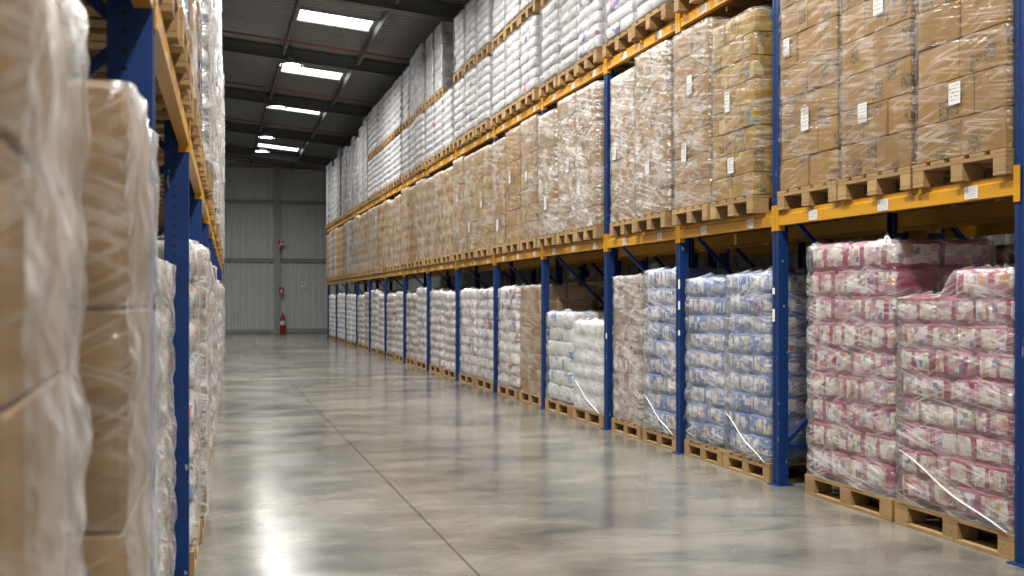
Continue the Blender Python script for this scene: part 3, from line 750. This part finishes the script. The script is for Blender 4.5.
for i in range(len(nper)):
    y0, y1 = POSTS[i] + .06, POSTS[i + 1] - .06
    if i in ground: items = ground[i]
    else:
        items = []
        for q in range(2):
            W = 1.08; w = 1.2; yy = y0 + (y1 - y0) * (q + .5) / 2
            h = R.uniform(1.42, 1.56)
            items.append(dict(c='bag', W=W, H=h, n=9, mat=R.choice(('bag_rose', 'bag_rose', 'bag_rose', 'brown_rose')) , film='film_heavy' if i < 11 else 'film_white', look='white and rose bag stack in milky film', w=w, y=yy))
    for q, it in enumerate(items):
        rr = random.Random(i * 10 + q)
        near = i < 6
        rz = rr.uniform(-.01, .01); x = XR + .015 + rr.uniform(-.01, .02)
        D = .8 if it['w'] > 1.0 else 1.2
        pw = it['w']; pwm = 1.2 if pw > 1.19 else (1.15 if pw > 1 else round(pw, 2))
        wh_ = where(q, 2, i)
        pallet(pwm, D, True, (x, it['y'], 0), rz, 'floor pallet under %s, %s' % ({'bag': 'bags', 'carton': 'cartons'}[it['c']], wh_), 'pallets on the floor across the aisle', i < 5)
        lab = '%s on floor, %s' % (it['look'], wh_)
        if len(lab.split()) > 16: lab = '%s, %s' % (it['look'], wh_)
        kw = dict(loc=(x + .02, it['y'], .145), rz=rz, W=it['W'], D=D - .03, H=it['H'], layers=it['n'], mat=M[it['mat']], film=M[it['film']] if it['film'] else None, label=lab, group='wrapped loads on the floor across the aisle', near=near, rr=rr)
        if it['c'] == 'bag': bag_load(cols=(2, 3) if it['W'] > 1 else (2, 2), droptop=it.get('drop', 0), twist=it.get('twist', False), filmkw=dict(ridge=.07, fold=.2), **kw)
        else: carton_load(cols=(3, 2), labels=0, **kw)
    if i in rear_look:   # second row standing behind, in the shade
        c, mt, H, W, n = rear_look[i]
        for q in range(n):
            rr = random.Random(900 + i * 10 + q)
            yy = y0 + (y1 - y0) * (q + .5) / n; x = XR + RD + .32
            wh_ = 'behind the front loads, %s half of %s bay' % (('near', 'far')[q], ORD[i])
            D = .8 if W > 1 else 1.2
            pallet(1.15 if W > 1 else .82, D, True, (x, yy, 0), 0, 'shaded floor pallet %s' % wh_, 'rear pallets on the floor', False)
            if c == 'bag': bag_load((x + .02, yy, .145), 0, W, D - .04, H, 9, M[mt], M['film_clear'], 'shaded %s bag stack %s' % ({'bag_pink_rear': 'pink', 'bag_deep_blue': 'deep blue'}[mt], wh_), 'shaded loads of the rear row', False, rr)
            else: carton_load((x + .02, yy, .145), 0, W, D - .04, H, 7, M[mt], None, 'shaded %s carton stack %s' % ({'lid_brown': 'brown', 'white_carton': 'brown-lidded white', 'kraft': 'kraft'}[mt], wh_), 'shaded loads of the rear row', True, rr, lid='lid_brown' if mt == 'white_carton' else None)

# rear rack row (dark behind)
rack2 = tag(link('pallet_rack', None, None, (XR + RD + .30, 0, 0)), 'shaded second pallet rack standing back to back behind the long rack', 'pallet rack')
for y in POSTS[:8]: upright(rack2, y, 4.28)
for i in range(7): beam(rack2, POSTS[i], POSTS[i + 1], Z1); beam(rack2, POSTS[i], POSTS[i + 1], Z1, rear=True)

# ---- lower beam level, facing rack: cartons
for i, n in enumerate(nper):
    y0, y1 = POSTS[i] + .06, POSTS[i + 1] - .06
    for q in range(n):
        rr = random.Random(200 + i * 10 + q)
        pitch = (y1 - y0) / n; yy = y0 + pitch * (q + .5)
        pw = round(min(.93, pitch - .03), 2); W = min(.88, pitch - .075)
        H = rr.uniform(1.54, 1.66); n_l = 7
        if i == 0: mat, film, look, H = 'kraft', 'film_clear', 'plain kraft carton stack', 1.64
        elif i == 1 and q == 0: mat, film, look, H = 'kraft_yellow', 'film_clear', 'yellow-printed kraft carton stack', 1.50
        elif i == 1: mat, film, look, H = 'kraft', 'film_mid', 'milky wrapped kraft carton stack', 1.62
        elif i < 4: mat, film, look = 'kraft', 'film_heavy', 'streaky wrapped kraft carton stack'
        elif i < 11:
            mat = rr.choice(('kraft', 'kraft_gold', 'kraft', 'kraft_gold', 'kraft_pale')); film = rr.choice(('film_mid', 'film_clear', 'film_mid'))
            look = {'kraft': 'kraft carton stack', 'kraft_gold': 'golden carton stack', 'kraft_pale': 'pale brown carton stack'}[mat]
        else: mat, film, look = rr.choice((('kraft_gold', 'film_mid', 'golden carton stack'), ('grey_carton', 'film_heavy', 'grey wrapped carton stack'), ('lid_brown', 'film_clear', 'dark brown carton stack')))
        if i >= 10: film = film if i < 12 else None
        wh_ = where(q, n, i)
        x = XR - (.03 if i == 0 else .085) + rr.uniform(-.015, .015); rz = rr.uniform(-.008, .008)
        EX = {(1, 0): (8.785, .80, .10), (1, 1): (9.645, .80, .10), (2, 0): (10.63, .84, .10), (2, 1): (11.52, .80, .05)}.get((i, q))
        if i == 0: pwm = .87; rz *= .5
        else: pwm = .92 if pw >= .92 else (.88 if pw >= .88 else (.82 if pitch > .84 else .775))
        W = min(W, pwm - .02)
        if EX: yy, pwm, ov = EX; W = pwm - .01; x = XR - ov
        near = i < 6
        pallet(pwm, 1.2, False, (x, yy, Z1 + .116), rz, 'pallet on the lower beams, %s' % wh_, 'pallets on the lower beams across the aisle', i < 4)
        nl = {0: 2, 1: 2}.get(i, 1 if i < 6 else 0)
        carton_load((x + .02, yy, Z1 + .116 + .145), rz, W, 1.12, H, n_l if i != 1 or q else 8, M[mat], M[film] if film else None, '%s on lower beams, %s' % (look, wh_), 'wrapped carton stacks on the lower beams', near, rr, cols=(2, 3, 2) if not (i == 1 and q == 0) else (4, 3), labels=nl)

# ---- upper beam level, facing rack: white sacks, mostly two tiers
for i, n in enumerate(nper):
    if i < 1: continue
    y0, y1 = POSTS[i] + .06, POSTS[i + 1] - .06
    for q in range(n):
        rr = random.Random(400 + i * 10 + q)
        pitch = (y1 - y0) / n; yy = y0 + pitch * (q + .5); wh_ = where(q, n, i)
        pwm = .92 if pitch > .96 else (.88 if pitch > .92 else (.82 if pitch > .84 else .775))
        W = pwm - .08
        x = XR - .075 + rr.uniform(-.02, .02)
        z = Z2 + .116; near = i < 6
        pallet(pwm, 1.2, False, (x, yy, z), 0, 'pallet on the upper beams, %s' % wh_, 'pallets on the upper beams across the aisle', i in (1, 2, 3, 4))
        z += .145
        tall = i >= 10
        if tall:
            H = rr.uniform(1.9, 2.35)
            mat = rr.choice(('grey_carton', 'dark_grey_carton', 'grey_carton'))
            carton_load((x + .02, yy, z), rr.uniform(-.01, .01), W, 1.1, H, 10, M[mat], M['film_mid'] if i < 12 else None, 'tall grey stack on upper beams, %s' % wh_, 'wrapped stacks on the upper beams', False, rr)
            continue
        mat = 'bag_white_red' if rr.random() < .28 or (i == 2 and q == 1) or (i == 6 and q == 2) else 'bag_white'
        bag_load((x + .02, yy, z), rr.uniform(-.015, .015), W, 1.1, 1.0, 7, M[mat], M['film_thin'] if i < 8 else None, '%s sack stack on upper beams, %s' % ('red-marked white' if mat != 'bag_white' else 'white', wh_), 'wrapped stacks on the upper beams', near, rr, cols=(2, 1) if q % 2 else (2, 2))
        if i == 6 and q == 0: continue
        z += 1.047
        W2 = W - .02
        pallet(pwm, 1.2, False, (x + rr.uniform(0, .03), yy, z), 0, 'high pallet upon the sacks, %s' % wh_, 'high pallets upon the sacks', i in (3, 4))
        z += .145
        if i in (6, 7) and not (i == 7 and q == 2):
            carton_load((x + .02, yy, z), rr.uniform(-.01, .01), W2, 1.1, 1.25, 6, M['grey_carton'], M['film_clear'], 'grey white carton stack topmost, %s' % wh_, 'wrapped stacks on the topmost pallets', True, rr)
        else:
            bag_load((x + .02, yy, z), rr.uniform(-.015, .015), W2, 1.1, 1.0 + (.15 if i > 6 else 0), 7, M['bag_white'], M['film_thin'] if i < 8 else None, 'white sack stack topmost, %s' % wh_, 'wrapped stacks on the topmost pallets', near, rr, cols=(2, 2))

# ------------------------------------------------------------------ rack beside the camera
ANG = math.radians(0.92)
LO = Vector((-.15, 3.265, 0))           # front corner of its first visible post
def LP(t, out=0.0, z=0.0):              # t along that rack, out = towards the aisle
    return (LO.x + math.sin(ANG) * t + math.cos(ANG) * out, LO.y + math.cos(ANG) * t - math.sin(ANG) * out, z)
LROT = math.pi - ANG
rackL = tag(link('pallet_rack', None, None, LP(.05), LROT), 'pallet rack beside the camera with blue posts and orange beams seen edge on', 'pallet rack')
LPOST = [0, 2.8, 5.6, 8.4, 11.2, 14.0, 16.8, 19.6, 22.4, 25.2, 28.0]
for t in [-2.8] + LPOST:
    fr_ = upright(rackL, -t, 4.28)
    for ch in fr_.children:
        if ch.name.startswith('post'): ch.scale = (1.4, 1, 1)
for a in [-2.8] + LPOST[:-1]:
    for z in (ZL, Z2): beam(rackL, -(a + 2.8), -a, z, plates=a >= 0); beam(rackL, -(a + 2.8), -a, z, rear=True, plates=a >= 0)
def wl(q, n, i): return '%s place of %s bay beside the camera' % (place_word(q, n), ORD[i])
# two big wrapped loads right beside the camera
def lload(t, W, H, n, mat, film, label, cat, out, cols, near=True, fk=None, z=.145, D=1.12, kind='carton'):
    rr = random.Random(int(t * 100) + 77)
    loc = LP(t, out, z)
    f = carton_load if kind == 'carton' else bag_load
    return f(loc, LROT, W, D, H, n, M[mat], M[film] if film else None, label, cat, near, rr, cols=cols, filmkw=fk)
G0 = 'wrapped loads on the floor beside the camera'
pallet(.88, 1.2, True, LP(-1.53, -.06), LROT, 'floor pallet under the large blurred carton stack beside the camera', 'pallets on the floor beside the camera', False)
L1 = lload(-1.53, .80, 1.78, 6, 'kraft_plain', 'film_side', 'big film-wrapped brown carton stack beside the camera, taller than the next', G0, -.05, (2, 1), fk=dict(off=.034, wr=.015, groove=.012, step=.022, fold=.3, aisle='film_crumpled'))
L1.rotation_euler[2] = math.pi + .037
pallet(.88, 1.2, True, LP(-.55, -.03), LROT, 'floor pallet under the brown carton stack just before the first blue post', 'pallets on the floor beside the camera', False)
lload(-.55, .80, 1.72, 4, 'kraft_plain', 'film_side', 'film-wrapped brown carton stack just before the first blue post', G0, .004, (1, 1), fk=dict(off=.020, wr=.014, groove=.010, step=.022, fold=.35, aisle='film_crumpled'))
# low white wrapped stack behind the first post
pallet(.82, 1.2, True, LP(.58, -.10), LROT, 'floor pallet under the low white stack behind the first blue post', 'pallets on the floor beside the camera', False)
lload(.58, .76, 1.22, 5, 'bag_white', 'film_white', 'low white film-wrapped stack behind the first blue post', G0, -.075, (2, 2), kind='bag')
left_cont = [('carton', 'kraft_pale', 'film_heavy', 'brown carton stack'), ('bag', 'bag_mixed', 'film_mid', 'colour-printed bag stack'), ('bag', 'bag_white', 'film_heavy', 'white sack stack'), ('bag', 'bag_rose', 'film_heavy', 'white and rose bag stack')]
for i in range(len(LPOST) - 1):
    for lev in range(3):
        for q in range(3):
            if lev == 0 and i == 0 and q == 0: continue
            rr = random.Random(700 + i * 30 + lev * 10 + q)
            t = LPOST[i] + .11 + (2.68) * (q + .5) / 3
            out = (.03 if i or lev else -.11) + rr.uniform(-.02, .03)
            z = (0, ZL + .116, Z2 + .116)[lev]
            lw = ('on floor', 'on lower beams', 'on upper beams')[lev]
            wh_ = wl(q, 3, i)
            pallet(.86, 1.2, lev == 0, LP(t, out, z), LROT, 'pallet %s, %s' % (lw, wh_), 'pallets %s beside the camera' % lw, i == 0 and lev < 2)
            k = left_cont[rr.choice((0, 1, 1, 2))] if lev == 0 else (left_cont[rr.choice((0, 2, 2))])
            if i <= 1 and lev == 1: k = ('carton', 'kraft', 'film_clear', 'kraft carton stack'); out -= .05
            H = (rr.uniform(1.45, 1.62), rr.uniform(1.30, 1.42), rr.uniform(1.4, 1.9))[lev]
            lab = '%s %s, %s' % (k[3], lw, wh_)
            lload(t, .78, H, 8, k[1], k[2] if i < 6 else 'film_heavy', lab, 'wrapped loads %s beside the camera' % lw, out - .01 + rr.uniform(0, .03), (2, 2), near=False, z=z + .145, kind=k[0], fk=dict(off=.018, wr=.014, step=.07))
# loads above the first bay
rr = random.Random(55)
for q, t in enumerate((-.48, -1.4)):
    pallet(.88, 1.2, False, LP(t, .0, ZL + .116), LROT, 'pallet on the lower beams above the brown cartons, %s the first post' % ('next to' if q == 0 else 'second from'), 'pallets on lower beams beside the camera', True)
    lload(t, .78, 1.35, 7, 'kraft_pale', 'film_side', 'wrapped brown carton stack overhead on lower beams, %s the first post' % ('next to' if q == 0 else 'second from'), 'wrapped loads on lower beams beside the camera', -.01, (2, 2), z=ZL + .116 + .145, near=False)

# ------------------------------------------------------------------ world, camera, view
w = bpy.data.worlds.new('World'); SC.world = w; w.use_nodes = True
w.node_tree.nodes['Background'].inputs[0].default_value = (.5, .55, .6, 1); w.node_tree.nodes['Background'].inputs[1].default_value = .3
cam = bpy.data.cameras.new('camera'); co = bpy.data.objects.new('camera', cam); C.objects.link(co)
cam.sensor_width = 36.0; cam.lens = F_PX / 1024 * 36.0
cam.shift_y = (VPY - 288) / 1024
cam.clip_start = .05; cam.clip_end = 200
co.location = (0, 0, CAM_H); co.rotation_euler = (math.pi / 2, 0, -TH)
cam.dof.use_dof = True; cam.dof.focus_distance = 11.0; cam.dof.aperture_fstop = 3.8
SC.camera = co
SC.view_settings.view_transform = 'Standard'; SC.view_settings.look = 'None'; SC.view_settings.gamma = 1; SC.view_settings.use_curve_mapping = False
SC.view_settings.exposure = 0.74
cy = SC.cycles
cy.max_bounces = 12; cy.diffuse_bounces = 4; cy.glossy_bounces = 3; cy.transparent_max_bounces = 24; cy.transmission_bounces = 4
cy.use_denoising = True
cy.sample_clamp_indirect = 6.0
